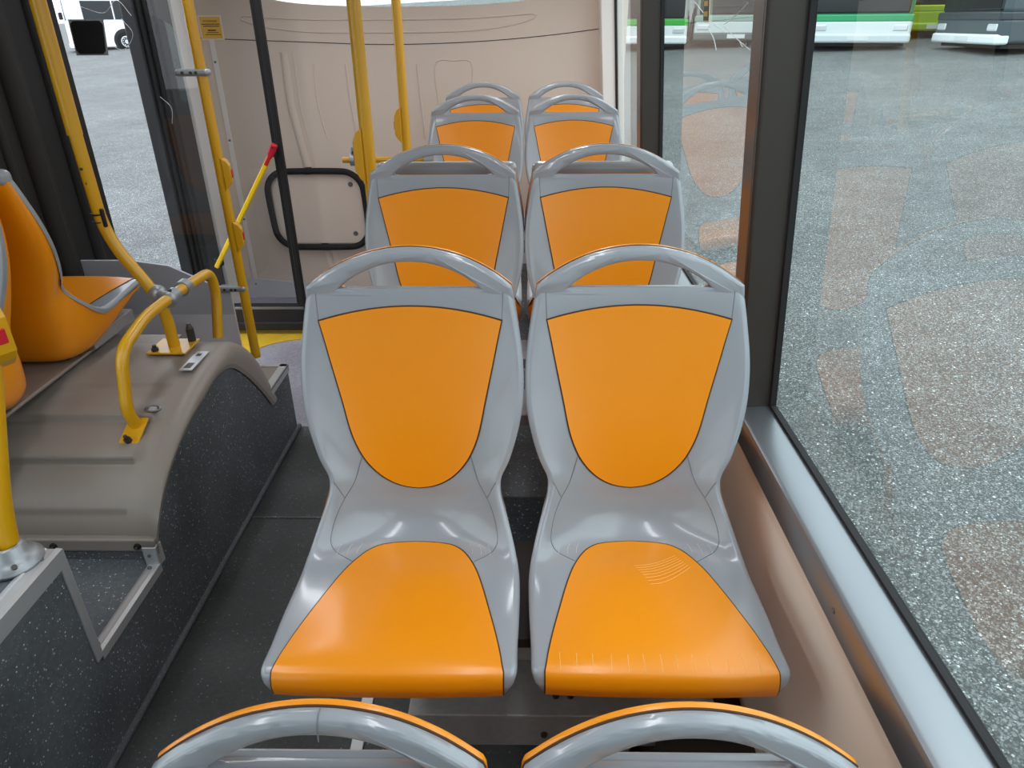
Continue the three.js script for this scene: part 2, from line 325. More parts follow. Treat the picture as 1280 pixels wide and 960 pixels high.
{ // moulded wheel arch cover
  const outer = [[1.600, 0.345], [1.605, 0.40], [1.645, 0.470], [1.70, 0.525], [1.79, 0.572], [1.905, 0.620], [2.045, 0.657], [2.192, 0.676], [2.36, 0.668], [2.49, 0.595], [2.58, 0.50], [2.65, 0.37], [2.70, 0.27]];
  const inner = [[1.570, 0.345], [1.580, 0.39], [1.62, 0.44], [1.675, 0.49], [1.775, 0.548], [1.90, 0.592], [2.04, 0.618], [2.17, 0.638], [2.29, 0.612], [2.40, 0.525], [2.47, 0.45], [2.545, 0.36], [2.61, 0.27]];
  const sp = (a) => new THREE.CatmullRomCurve3(a.map(([d, y]) => V(0, y, -d))), co = sp(outer), ci = sp(inner), N = 220;
  const xs = [], cols = [];
  cols.push([XA + 0.004, 0, -0.02]); cols.push([XA + 0.008, 0, 0]);
  for (let i = 0; i <= 6; i++) { const a = i / 6 * Math.PI / 2; cols.push([XA + 0.008 - 0.05 * (1 - Math.cos(a)), Math.sin(a), 0]); }
  cols.push([-1.155, 1, 0], [-1.165, 1, 1], [-1.3, 1, 1], [-1.6, 1, 1], [XL + 0.052, 1, 1]);
  const pos = [], idx = [], sm = (a, b, x) => { const t = Math.min(1, Math.max(0, (x - a) / (b - a))); return t * t * (3 - 2 * t); };
  for (let j = 0; j <= N; j++) {
    const t = j / N, po = co.getPoint(t), pi = ci.getPoint(t), d = co.getTangent(t), nrm = V(0, -d.z, d.y).normalize(); if (nrm.y < 0 && t < 0.5) nrm.negate();
    // shallow moulded steps across the top
    const y = po.y, back = -po.z;
    let step = back < 2.3 ? 0.026 * (sm(1.735, 1.745, back) - sm(1.76, 1.85, back)) + 0.018 * (sm(1.88, 1.89, back) - sm(1.9, 1.99, back)) + 0.006 * (sm(2.03, 2.04, back) - sm(2.06, 2.2, back)) : 0;
    if (back < 1.66) step += 0.006 * sm(0.44, 0.46, y) - 0.006 * sm(0.36, 0.37, y);
    for (const [x, m, s] of cols) {
      const p = pi.clone().lerp(po, m);
      if (s === -0.02) p.lerp(V(0, 0.3, -2.1), 0.04); else if (s === 1) p.addScaledVector(nrm, step);
      pos.push(x, p.y, p.z);
    }
  }
  const C = cols.length;
  for (let j = 0; j < N; j++) for (let i = 0; i < C - 1; i++) { const a = j * C + i, b = a + 1, c = a + C, d = c + 1; idx.push(a, b, c, b, d, c); }
  const g = new THREE.BufferGeometry(); g.setAttribute('position', new THREE.Float32BufferAttribute(pos, 3)); g.setIndex(idx); g.computeVertexNormals();
  const uv = new Float32Array(pos.length / 3 * 2); for (let i = 0; i < uv.length / 2; i++) { uv[2 * i] = pos[3 * i]; uv[2 * i + 1] = pos[3 * i + 2] + pos[3 * i + 1]; } g.setAttribute('uv', new THREE.BufferAttribute(uv, 2));
  const arch = thing('wheel_arch_cover', 'brown-grey moulded plastic cover over the wheel arch with stepped ridges', 'wheel arch');
  mesh('moulded_cover', g, M.arch, arch);
  mesh('front_lip', box(XL + 0.052, XA, 0.342, 0.388, -1.61, -1.583, 0.008), M.arch, arch);
  for (const x of [-1.125, -1.372, -1.62]) { const b = mesh('bolt', cyl(0.011, 0.009, 0.01, [x, 0.365, -1.581], [0, 0, 1], 16), M.black, arch); mesh('bolt_head', cyl(0.004, 0.004, 0.003, [x, 0.365, -1.575], [0, 0, 1], 10), M.steel, b); }
  mesh('cover_plate', box(-1.56, -1.29, 0.668, 0.673, -2.42, -2.13, 0.002).applyMatrix4(new THREE.Matrix4()), M.arch, arch);
  const lp = mesh('drain_plug', new THREE.TorusGeometry(0.017, 0.004, 8, 20).scale(1.3, 0.7, 1).rotateX(-Math.PI / 2 + 0.35).translate(-1.165, 0.642, -1.905), M.steel, arch);
  mesh('plug', cyl(0.013, 0.013, 0.004, [-1.165, 0.641, -1.905], [0, 1, 0.35], 16), M.alu, lp);
  const pl = mesh('metal_label', box(-0.022, 0.022, -0.001, 0.002, -0.075, 0.075).rotateY(0).translate(-1.135, 0.682, -2.17), M.alu, arch);
  mesh('print', box(-1.148, -1.125, 0.684, 0.6845, -2.15, -2.11), M.bolt, pl); mesh('print', box(-1.146, -1.130, 0.684, 0.6845, -2.225, -2.205), M.bolt, pl);
}

// ---------------------------------------------------------------- bus seats
// profile knots: centre line (z, y), edge (z, y), half width, back of the outer shell (z, y); z runs forward, y up from the seat's base
const K = [
  [.789, .992, .798, .996, .199, .832, .984], [.785, .966, .796, .971, .210, .836, .986], [.800, .942, .812, .951, .2145, .850, .990], [.850, .939, .870, .955, .2155, .890, 1.002], [.927, .950, .940, .958, .217, .950, 1.028],
  [1.05, .970, 1.045, .962, .216, 1.07, 1.072], [1.125, .983, 1.085, .945, .209, 1.17, 1.100], [1.175, .982, 1.115, .915, .199, 1.25, 1.085], [1.210, .957, 1.145, .880, .187, 1.275, 1.02], [1.226, .92, 1.168, .850, .1775, 1.28, .96],
  [1.232, .885, 1.182, .822, .1785, 1.283, .90], [1.241, .83, 1.195, .785, .197, 1.288, .83], [1.256, .75, 1.215, .725, .215, 1.295, .75], [1.270, .68, 1.235, .665, .2235, 1.305, .68], [1.283, .61, 1.255, .60, .2225, 1.318, .61],
  [1.295, .54, 1.275, .535, .214, 1.328, .54], [1.302, .49, 1.288, .49, .206, 1.335, .49], [1.307, .468, 1.299, .465, .201, 1.338, .468],
].map((k) => [1.305 - k[0], 1.405 - k[1], 1.305 - k[2], 1.405 - k[3], k[4], 1.305 - k[5], 1.405 - k[6]]);
function knot(t, c) {
  const n = K.length - 1, i = Math.min(n - 1, Math.max(0, Math.floor(t))), f = t - i, p = (k) => K[Math.min(n, Math.max(0, k))][c];
  const a = p(i - 1), b = p(i), d = p(i + 1), e = p(i + 2);
  return 0.5 * (2 * b + (d - a) * f + (2 * a - 5 * b + 4 * d - e) * f * f + (3 * b - a - 3 * d + e) * f * f * f);
}
const TMAX = K.length - 1;
function front(x, t) {                                       // a point on the moulded front face
  const s = Math.abs(x / knot(t, 4)) ** 2.3;
  return V(x, knot(t, 1) * (1 - s) + knot(t, 3) * s, knot(t, 0) * (1 - s) + knot(t, 2) * s);
}
function normalAt(x, t) {
  const e = 0.02, a = front(x, Math.min(TMAX, t + e)).sub(front(x, Math.max(0, t - e))), b = front(x + 0.001, t).sub(front(x - 0.001, t));
  return b.cross(a).normalize();
}
function grid(rows, cols, f) {
  const pos = [], uv = [], idx = [];
  for (let j = 0; j <= rows; j++) for (let i = 0; i <= cols; i++) { const p = f(i / cols, j / rows); pos.push(p.x, p.y, p.z); uv.push(p.x * 1.7, (p.y - p.z) * 1.7); }
  const c = cols + 1;
  for (let j = 0; j < rows; j++) for (let i = 0; i < cols; i++) { const a = j * c + i; idx.push(a, a + 1, a + c, a + 1, a + c + 1, a + c); }
  const g = new THREE.BufferGeometry(); g.setAttribute('position', new THREE.Float32BufferAttribute(pos, 3)); g.setAttribute('uv', new THREE.Float32BufferAttribute(uv, 2)); g.setIndex(idx); g.computeVertexNormals();
  return g;
}
const RIM = 0.013;
const shellGeo = grid(150, 44, (p, q) => {
  const t = q * TMAX, w = knot(t, 4), i = Math.round(p * 44) - 22, a = Math.abs(i), sg = Math.sign(i);
  if (a <= 14) return front(sg * (w - RIM) * a / 14, t);
  const b = front(sg * (w - RIM), t), n = normalAt(sg * (w - RIM), t), ang = (a - 14) / 8 * 2.6;
  b.add(V(sg * RIM * Math.sin(ang), 0, 0)).addScaledVector(n, -RIM * (1 - Math.cos(ang)));
  b.x = sg * Math.min(Math.abs(b.x), w); return b;
});
const outerGeo = grid(90, 32, (p, q) => {
  const t = q * 16.35, w = knot(t, 4) * 0.992, th = Math.PI * (1 - p), c = Math.cos(th), s = Math.sin(th), m = s ** 0.5;
  const n = normalAt(0, t), ez = knot(t, 2) - n.z * 0.017, ey = knot(t, 3) - n.y * 0.017;
  return V(-Math.sign(c) * w * Math.abs(c) ** 0.45, ey * (1 - m) + knot(t, 6) * m, ez * (1 - m) + knot(t, 5) * m);
});
function lerpTable(tab, v) {                                  // monotone cubic through the table
  const n = tab.length, sl = (i) => (tab[i + 1][1] - tab[i][1]) / (tab[i + 1][0] - tab[i][0]);
  const m = (i) => { if (i === 0) return sl(0); if (i === n - 1) return sl(n - 2); const a = sl(i - 1), b = sl(i); return a * b <= 0 ? 0 : 2 * a * b / (a + b); };
  for (let i = 1; i < n; i++) if (v <= tab[i][0]) { const h = tab[i][0] - tab[i - 1][0], t = (v - tab[i - 1][0]) / h; return (2 * t ** 3 - 3 * t * t + 1) * tab[i - 1][1] + (t ** 3 - 2 * t * t + t) * h * m(i - 1) + (3 * t * t - 2 * t ** 3) * tab[i][1] + (t ** 3 - t * t) * h * m(i); }
  return tab[n - 1][1];
}
const solve = (c, target, t0, t1) => { const up = knot(t1, c) > knot(t0, c); for (let k = 0; k < 40; k++) { const m = (t0 + t1) / 2; if ((knot(m, c) < target) === up) t0 = m; else t1 = m; } return (t0 + t1) / 2; };
const backW = [[.53, .180], [.57, .1715], [.612, .163], [.695, .1455], [.77, .130], [.818, .112], [.845, .094], [.865, .073], [.878, .050], [.886, .022], [.888, 0]];
const seatW = [[0, 0.190], [.785, .190], [.80, .188], [.865, .1755], [.927, .1625], [1.05, .134], [1.10, .1175], [1.13, .102], [1.148, .085], [1.158, .066], [1.164, .03], [1.166, 0]];
// pads: outline grown by «grow», lifted by «lift»
function backPad(grow, lift) {
  return grid(40, 28, (p, q) => {
    const h0 = .53 - grow, h1 = .888 + grow, r = 1 - (1 - q) ** 1.6, H = h0 + (h1 - h0) * r;
    const f = .53 + .358 * r, hw = lerpTable(backW, f) + grow * Math.min(1, (1 - r) * 60), u = p * 2 - 1, x = u * hw;
    const h = H - 0.027 * (1 - u * u) * (1 - r), t = solve(1, 1.405 - h, 8.5, TMAX);
    return front(-x, t).addScaledVector(normalAt(-x, t), lift);
  });
}
function seatPad(grow, lift) {
  return grid(44, 28, (p, q) => {
    const r = q, back = 1.166 + grow, u = p * 2 - 1;
    let t, f;
    if (r < 0.22) { t = 0.15 + (2 - 0.15) * r / 0.22; f = .79; } else { const k = (r - 0.22) / 0.78, kk = 1 - (1 - k) ** 1.5; f = .80 + (1.166 - .80) * kk; t = solve(0, 1.305 - (.80 + (back - .80) * kk), 2, 7.2); }
    const hw = lerpTable(seatW, f) + grow * Math.min(1, (1 - r) * 60), x = u * hw;
    return front(x, t).addScaledVector(normalAt(x, t), lift);
  });
}
const pads = { back: backPad(0, 0.0026), backSeam: backPad(0.0026, 0.0014), seat: seatPad(0, 0.0026), seatSeam: seatPad(0.0026, 0.0014) };
const line = (pts, r = 0.0007) => smoothTube(pts.map(([x, t]) => front(x, t).addScaledVector(normalAt(x, t), 0.0003)), r, 40, false, 5);
const seamGeo = merge([-1, 1].flatMap((s) => [
  line([[s * .113, 11.15], [s * .130, 9.9], [s * .148, 8.75], [s * .160, 8.0], [s * .169, 7.2], [s * .170, 6.6], [s * .160, 6.15], [s * .140, 5.85], [s * .123, 5.62]]),
  line([[s * .1665, 9.6], [s * .158, 9.2], [s * .148, 8.75]]),
  line([[s * .1835, 17], [s * .183, 16.2], [s * .1805, 15.1]]),
]));
const wrinkleGeo = merge([-1, 1].flatMap((s) => [0, 1, 2].map((k) => line([[s * (.112 + k * .019), 6.62 - k * 0.05], [s * (.117 + k * .019), 6.35 - k * 0.05], [s * (.119 + k * .0185), 6.05 - k * 0.04]], 0.0004))));
// hoop handle over the backrest
function hoop(z0, depth, bevel, low = 0) {
  const o = [], N = 36;
  for (let i = 0; i <= N; i++) { const u = 1 - i / N * 2, a = Math.abs(u); o.push([u * 0.2005, 0.944 + 0.070 * (1 - (0.72 * a ** 1.9 + 0.28 * a ** 3))]); }
  o.push([-0.2035, 0.930], [-0.2045, 0.916], [-0.19, 0.914]); for (let i = 1; i < 12; i++) o.push([-0.19 + 0.38 * i / 12, 0.914]); o.push([0.19, 0.914], [0.2045, 0.916], [0.2035, 0.930]);
  const h = [], Q = 24;
  for (let i = 0; i <= Q; i++) { const u = -1 + i / Q * 2, a = Math.abs(u); h.push([u * 0.139, 0.938 + 0.050 * (1 - a ** 2.1) ** 0.92]); }
  for (let i = 1; i < Q; i++) { const u = 1 - i / Q * 2; h.push([u * 0.139, 0.938 - 0.006 * (1 - u * u) - low * (1 - u ** 8)]); }
  const g = extrude(o, depth - 2 * bevel, bevel, [h]); g.translate(0, 0, z0 + bevel);
  const p = g.attributes.position; for (let i = 0; i < p.count; i++) p.setZ(i, p.getZ(i) + 0.012 * (p.getX(i) / 0.2) ** 2 - (p.getY(i) - 0.937) * 0.16 - 0.007 * Math.min(1, Math.max(0, (0.944 - p.getY(i)) / 0.018)));
  return toCreasedNormals(mergeVertices(g, 1e-5), 0.9);
}
const hoopFront = hoop(-0.019, 0.022, 0.007), hoopBack = hoop(-0.031, 0.0135, 0.006, 0.014), hoopJoint = hoop(-0.0195, 0.0032, 0.0008, 0.014), barBack = (() => { const g = new RoundedBoxGeometry(0.30, 0.028, 0.018, 3, 0.006); g.translate(0, 0.9185, -0.024); return g; })();
const capGeo = (() => { const g = new RoundedBoxGeometry(0.408, 0.05, 0.044, 5, 0.02); g.translate(0, 0.93, -0.014); const p = g.attributes.position; for (let i = 0; i < p.count; i++) p.setZ(i, p.getZ(i) + 0.010 * (p.getX(i) / 0.2) ** 2); return g; })();
function makeSeat(withHoop) {
  const s = new THREE.Group();
  mesh('outer_shell', outerGeo, M.orange, s).userData.label = 'orange outer shell';
  const sh = mesh('inner_shell', shellGeo, M.grey, s); sh.userData.label = 'light grey moulded inner shell';
  mesh('seam', seamGeo, M.greySeam, sh); mesh('wrinkle', wrinkleGeo, M.greyScratch, sh);
  const b = mesh('back_pad', pads.back, M.orange, s); b.userData.label = 'orange backrest panel'; mesh('pad_seam', pads.backSeam, M.seam, b);
  const c = mesh('cushion_pad', pads.seat, M.orange, s); c.userData.label = 'orange seat panel'; mesh('pad_seam', pads.seatSeam, M.seam, c);
  if (withHoop) {
    const h = mesh('hoop_handle', hoopFront, M.grey, s); h.userData.label = 'grey hoop handle';
    mesh('handle_back', hoopBack, M.orange, h); mesh('handle_joint', hoopJoint, M.seam, h); mesh('bar_back', barBack, M.grey, h);
  } else mesh('top_cap', capGeo, M.grey, s).userData.label = 'grey rounded top edge';
  mesh('mounting_block', box(-0.13, 0.13, 0.303, 0.36, 0.10, 0.34, 0.01), M.dark, s);
  return s;
}
const hooped = makeSeat(true), plain = makeSeat(false);
function seat(proto, label, x, y, z, turn, group) {
  const s = proto.clone(); s.name = numbered('bus_seat'); s.position.set(x, y, z); s.rotation.y = turn; s.userData = { label, category: 'seat', group };
  scene.add(s); return s;
}
const G = 'orange and grey bus seats';
const at = (d) => -(d + 0.009);
const r0a = seat(hooped, 'low seat with a moulding line across its grey hoop handle, aisle side', -0.2495, -0.024, at(0.5295), 0, G);
const r0b = seat(hooped, 'low seat with an unmarked grey hoop handle, beside the window sill', 0.2005, -0.024, at(0.5295), 0, G);
const r1a = seat(hooped, 'hoop-handled seat with unscratched cushion, paired with the scratched seat', -0.225, 0.315, at(1.296), 0, G);
const r1b = seat(hooped, 'hoop-handled seat with scratches along its cushion front, beside the long window', 0.225, 0.315, at(1.300), 0, G);
seat(hooped, 'hoop-handled seat standing back to back with a plain-topped seat, aisle side', -0.225, 0.40, at(1.982), 0, G);
seat(hooped, 'hoop-handled seat standing back to back with a plain-topped seat, window side', 0.225, 0.40, at(1.982), 0, G);
seat(plain, 'plain-topped seat turned towards the rear bulkhead, aisle side', -0.225, 0.40, -2.095, Math.PI, G);
seat(plain, 'plain-topped seat turned towards the rear bulkhead, window side', 0.225, 0.40, -2.095, Math.PI, G);
seat(hooped, 'hoop-handled seat in the row ahead of the last row, next to a yellow pole', -0.225, 0.40, at(3.424), 0, G);
seat(hooped, 'hoop-handled seat in the row ahead of the last row, next to the window', 0.225, 0.40, at(3.424), 0, G);
seat(hooped, 'seat of the last row against the beige bulkhead, aisle side', -0.225, 0.40, at(4.107), 0, G);
seat(hooped, 'seat of the last row against the beige bulkhead, by the corner post', 0.225, 0.40, at(4.107), 0, G);
seat(plain, 'orange seat with grey top on the wheel arch, facing the door', -1.672, 0.397, -2.035, Math.PI, G);
seat(plain, 'orange seat on the wheel arch, its back to the seat facing the door', -1.672, 0.397, -1.93, 0, G);
{
  // moulding line over the handle of one low seat
  const c = smoothTube([[0.006, 0.986, 0.006], [0.006, 0.992, 0.0055], [0.006, 1.0, 0.0045], [0.006, 1.009, 0.003], [0.006, 1.0145, -0.003], [0.006, 1.0155, -0.012]].map(([x, y, z]) => V(x, y, z - (y - 0.937) * 0.16 + 0.0)), 0.0009, 20);
  mesh('moulding_line', c, M.greySeam, r0a);
  // scratches on the cushion of one seat
  const cuts = []; for (let i = 0; i < 13; i++) { const x = -0.165 + i * 0.0272 + (rnd() - 0.5) * 0.004, pts = []; for (const t of [1.9, 2.2, 2.6]) pts.push(front(x + (t - 2.2) * 0.004 * (rnd() - 0.2), t).addScaledVector(normalAt(x, t), 0.0027)); cuts.push(smoothTube(pts, 0.0006, 8, false, 4)); }
  for (let i = 0; i < 8; i++) { const pts = []; for (let k = 0; k <= 4; k++) { const x = -0.005 + k * 0.022 + i * 0.003, t = 5.35 - i * 0.09 + k * k * 0.035; pts.push(front(x, t).addScaledVector(normalAt(x, t), 0.0026)); } cuts.push(smoothTube(pts, 0.0004, 12, false, 4)); }
  mesh('scratches', merge(cuts), M.scratch, r1b).userData.label = 'pale scratches';
}
// supports under the seats
function support(label, x0, x1, y, z, post) {
  const b = thing('seat_support', label, 'support', [0, 0, 0], 'seat supports');
  mesh('beam', merge([box(x0, x1, y - 0.11, y, z - 0.22, z, 0.008), box(x0, x1, y - 0.012, y + 0.004, z - 0.22, z + 0.006, 0.004)]), M.support, b);
  if (post) mesh('post', post, M.support, b);
  return b;
}
{
  const b = support('grey steel beam with bolts under the scratched seat and its neighbour', -0.26, 0.43, 0.34, -1.055, merge([box(-0.27, -0.235, 0.0, 0.60, -1.30, -1.16, 0.006), box(0.23, 0.27, 0.0, 0.60, -1.30, -1.16, 0.006), box(-0.16, 0.16, 0.34, 0.58, -1.25, -1.20, 0.01)]));
  for (const [x, y] of [[0.045, 0.275], [0.10, 0.275]]) mesh('bolt', cyl(0.008, 0.007, 0.006, [x, y, -1.052], [0, 0, 1], 12), M.bolt, b);
  for (const x of [0.072, 0.105]) mesh('bolt', cyl(0.008, 0.007, 0.006, [x, 0.347, -1.10], [0, 1, 0], 12), M.bolt, b);
  mesh('top_plate', box(-0.36, 0.36, 0.585, 0.612, -1.32, -1.02, 0.004), M.dark, b);
  const rows = [['grey pedestal under the pair of low seats', -0.025, -0.30, 0], ['grey pedestal under the hoop-handled seats that stand back to back', 0.40, -1.85, 0.4], ['grey pedestal under the plain-topped seats', 0.40, -2.23, 0.4], ['grey pedestal under the row ahead of the last row', 0.40, -3.28, 0.4], ['grey pedestal under the last row', 0.40, -3.97, 0.4]];
  for (const [label, y, z] of rows) {
    const s = thing('seat_support', label, 'support', [0, 0, 0], 'seat supports');
    mesh('beam', box(-0.40, 0.40, y + 0.262, y + 0.30, z - 0.08, z + 0.08, 0.006), M.support, s);
    for (const x of [-0.28, 0.26]) mesh('post', box(x, x + 0.04, Math.max(0, y), y + 0.27, z - 0.07, z + 0.07, 0.006), M.support, s);
  }
  const s = thing('seat_support', 'brown-grey base plate under the two seats on the wheel arch', 'support', [0, 0, 0], 'seat supports');
  mesh('plate', box(XL + 0.055, -1.52, 0.688, 0.699, -2.30, -1.50, 0.004), M.arch, s);
  mesh('rail', box(-1.56, -1.50, 0.70, 0.745, -2.50, -2.22, 0.004), M.support, s);
  mesh('bolt', cyl(0.009, 0.008, 0.012, [-1.535, 0.711, -2.26], [0, 1, 0], 8), M.bolt, s);
  // aluminium strip on the floor under the seats
  struct('trim_floor_strip', box(-0.462, -0.428, 0.0, 0.006, -1.75, 1.0, 0.002), M.alu, 'aluminium strip on the floor beneath the seats');
  struct('platform_heater', box(0.30, XS + 0.016, 0.0, 0.30, -1.75, 1.5, 0.01), M.dark, 'dark heater duct along the foot of the side wall');
}

// ---------------------------------------------------------------- yellow poles and rails
function pushButton(parent, x, y, z, turn, h = 0.13) {
  const g = extrude([[0, -h / 2], [0.018, -h / 2 + 0.018], [0.03, -h / 4], [0.03, h / 4], [0.018, h / 2 - 0.012], [0, h / 2]], 0.042, 0.004); g.translate(0.012, 0, -0.021); g.rotateY(turn); g.translate(x, y, z);
  const b = mesh('button_box', g, M.yellow, parent);
  const r = box(0.040, 0.046, -0.016, 0.016, -0.013, 0.013, 0.002); r.rotateY(turn); r.translate(x, y, z); mesh('stop_button', r, M.red, b);
  return b;
}
function clampPart(parent, x, y, z, len, dirx) {               // flat grey clamp holding a pane
  const c = mesh('clamp', box(Math.min(0, dirx * len), Math.max(0, dirx * len), -0.013, 0.013, -0.022, 0.022, 0.012).translate(x, y, z), M.clamp, parent);
  for (const k of [0.35, 0.5, 0.75]) mesh('screw', cyl(0.006, 0.006, 0.004, [x + dirx * len * k, y, z + 0.023], [0, 0, 1], 12), M.bolt, c);
  return c;
}
{
  const a = thing('grab_pole', 'bent yellow pole with a worn black tie, bolted on the wheel arch', 'pole', [0, 0, 0], 'yellow poles');
  mesh('pole', pipe([[-1.252, 0.66, -2.28], [-1.255, 0.86, -2.28], [-1.385, 1.09, -2.27], [-1.392, 1.5, -2.27]], 0.0195, 0.10, 90), M.yellow, a);
  mesh('sleeve', cyl(0.0225, 0.0225, 0.87, [-1.392, 1.845, -2.27]), M.yellow, a);
  mesh('tie', merge([new THREE.TorusGeometry(0.021, 0.003, 6, 24).rotateX(Math.PI / 2).translate(-1.390, 1.165, -2.27), new THREE.TorusGeometry(0.021, 0.002, 6, 24).rotateX(Math.PI / 2 + 0.1).translate(-1.390, 1.142, -2.27), box(-1.372, -1.360, 1.125, 1.185, -2.262, -2.25, 0.004)]), M.black, a);
  mesh('wear_marks', merge([[1.30, 0.4], [1.325, 0.9], [1.31, -0.2], [1.28, 0.7], [1.265, 0.1]].map(([y, an]) => { const g = new THREE.CylinderGeometry(0.0199, 0.0199, 0.008, 8, 1, true, an, 0.5); g.translate(-1.392, y, -2.27); return g; })), M.bolt, a);
  const fp = mesh('foot_plate', box(-1.325, -1.185, 0.683, 0.690, -2.345, -2.215, 0.003), M.yellow, a);
  mesh('bolt', merge([cyl(0.012, 0.012, 0.012, [-1.300, 0.696, -2.235], [0, 1, 0], 6), cyl(0.007, 0.007, 0.024, [-1.300, 0.70, -2.235])]), M.bolt, fp);
  mesh('bolt', merge([cyl(0.014, 0.014, 0.05, [-1.207, 0.713, -2.325]), cyl(0.013, 0.006, 0.02, [-1.207, 0.747, -2.325])]), M.bolt, fp);

  const h = thing('grab_hoop', 'low yellow bent rail over the wheel arch, clamped to a pole', 'rail', [0, 0, 0], 'yellow rails');
  mesh('rail', pipe([[-1.192, 0.60, -1.855], [-1.207, 0.665, -1.84], [-1.207, 0.845, -1.895], [-1.20, 0.892, -2.06], [-1.19, 0.894, -2.30], [-1.178, 0.887, -2.515], [-1.175, 0.80, -2.525], [-1.175, 0.64, -2.46]], 0.0185, 0.055, 140), M.yellow, h);
  const pl = mesh('foot_plate', box(-0.03, 0.03, -0.004, 0.004, -0.055, 0.055, 0.003).rotateX(0.42).translate(-1.197, 0.603, -1.825), M.yellow, h);
  mesh('bolt', merge([cyl(0.011, 0.011, 0.016, [-1.197, 0.598, -1.79], [0, 1, 0.42], 6), cyl(0.006, 0.006, 0.03, [-1.197, 0.604, -1.787], [0, 1, 0.42])]), M.bolt, pl);
  const cl = mesh('clamp', merge([new THREE.SphereGeometry(0.031, 18, 12).translate(-1.262, 0.888, -2.275), new THREE.SphereGeometry(0.029, 18, 12).translate(-1.196, 0.890, -2.215), cyl(0.026, 0.026, 0.05, [-1.195, 0.891, -2.235], [0, 0, 1]), cyl(0.017, 0.017, 0.08, [-1.228, 0.889, -2.25], [1, 0, 0.6]), cyl(0.027, 0.027, 0.04, [-1.195, 0.891, -2.33], [0, 0, 1])]), M.clamp, h);
  mesh('screw', cyl(0.007, 0.007, 0.008, [-1.19, 0.919, -2.22], [0, 1, 0.2]), M.bolt, cl);

  const b = thing('grab_pole', 'straight yellow pole with two button boxes holding the glass screen beside the door', 'pole', [0, 0, 0], 'yellow poles');
  mesh('pole', cyl(0.0205, 0.0205, TOP - 0.34, [-1.240, (TOP + 0.34) / 2, -2.93]), M.yellow, b);
  pushButton(b, -1.240, 1.165, -2.93, 0.25); pushButton(b, -1.240, 0.905, -2.93, 0.25);
  clampPart(b, -1.205, 1.545, -2.925, 0.13, -1); clampPart(b, -1.222, 0.675, -2.925, 0.12, -1);

  const c = thing('grab_pole', 'yellow pole with a button box rising behind the back-to-back seats', 'pole', [0, 0, 0], 'yellow poles');
  mesh('pole', cyl(0.021, 0.021, TOP - 0.4, [-0.497, (TOP + 0.4) / 2, -2.32]), M.yellow, c);
  mesh('foot_bracket', box(-0.53, -0.465, 0.0, 0.42, -2.35, -2.29, 0.005), M.support, c);
  pushButton(c, -0.497, 1.335, -2.32, Math.PI, 0.17);
  const d = thing('grab_pole', 'yellow pole with a button box in front of the last rows', 'pole', [0, 0, 0], 'yellow poles');
  mesh('pole', cyl(0.0195, 0.0195, TOP - 0.0, [-0.515, TOP / 2, -3.2]), M.yellow, d);
  pushButton(d, -0.515, 1.315, -3.2, Math.PI, 0.15);
  const r = thing('cross_rail', 'short horizontal yellow rail with grey clamps behind the poles', 'rail', [0, 0, 0], 'yellow rails');
  mesh('rail', cyl(0.0135, 0.0135, 0.40, [-0.61, 1.165, -3.235], [1, 0, 0]), M.yellow, r);
  for (const x of [-0.755, -0.425]) { const k = mesh('clamp', merge([cyl(0.026, 0.026, 0.04, [x, 1.165, -3.235], [1, 0, 0]), cyl(0.019, 0.014, 0.05, [x, 1.195, -3.235], [0, 1, 0])]), M.clamp, r); mesh('screw', cyl(0.007, 0.007, 0.006, [x, 1.2, -3.215], [0, 0, 1]), M.bolt, k); }

  const e = thing('grab_pole', 'yellow pole with a red button and a grey foot flange on the boxed platform', 'pole', [0, 0, 0], 'yellow poles');
  mesh('pole', pipe([[-1.150, 0.64, -1.205], [-1.145, 0.78, -1.225], [-1.105, 1.35, -1.40], [-1.105, TOP, -1.41]], 0.0205, 0.2, 60), M.yellow, e);
  const fl = mesh('foot_flange', new THREE.LatheGeometry([[0, 0], [0.062, 0], [0.062, 0.008], [0.05, 0.022], [0.036, 0.032], [0.033, 0.05], [0.024, 0.052]].map(([x, y]) => new THREE.Vector2(x, y)), 32).translate(-1.150, 0.641, -1.205), M.clamp, e);
  mesh('screw', cyl(0.006, 0.006, 0.005, [-1.116, 0.662, -1.165], [0.4, 1, 0.4], 12), M.bolt, fl);
  pushButton(e, -1.118, 1.145, -1.335, -0.5, 0.15);
}
// glass screen behind the wheel arch seats
{
  const s = thing('draught_screen', 'clear screen with a black square sticker and grey lower panel, clamped to a yellow pole', 'screen');
  const z = -2.93, edge = [[-1.93, 0.55], [-1.300, 0.55], [-1.300, 1.62], [-1.305, 1.68], [-1.325, 1.712], [-1.35, 1.725], [-1.49, 1.785], [-1.7, 1.86], [-1.93, 1.9]];
  const shp = new THREE.ShapeGeometry(new THREE.Shape(edge.map((p) => new THREE.Vector2(...p)))); shp.translate(0, 0, z);
  mesh('pane', shp, M.clearPane, s);
  const low = extrude([[-1.93, 0.34], [-1.300, 0.34], [-1.300, 0.665], [-1.40, 0.70], [-1.55, 0.775], [-1.72, 0.80], [-1.93, 0.80]], 0.008, 0.002); low.translate(0, 0, z - 0.012);
  mesh('lower_panel', low, M.greyPanel, s);
  const q = extrude([[-1.700, 1.625], [-1.69, 1.612], [-1.60, 1.612], [-1.588, 1.622], [-1.575, 1.712], [-1.585, 1.724], [-1.685, 1.724], [-1.697, 1.714]].map(([x, y]) => [x, y]), 0.002); q.translate(0, 0, z + 0.001);
  mesh('sticker', q, M.black, s);
  const qb = extrude([[-1.705, 1.607], [-1.582, 1.607], [-1.569, 1.729], [-1.702, 1.729]], 0.001); qb.translate(0, 0, z); mesh('sticker_border', qb, S('#8d9296', 0.6), s);
}
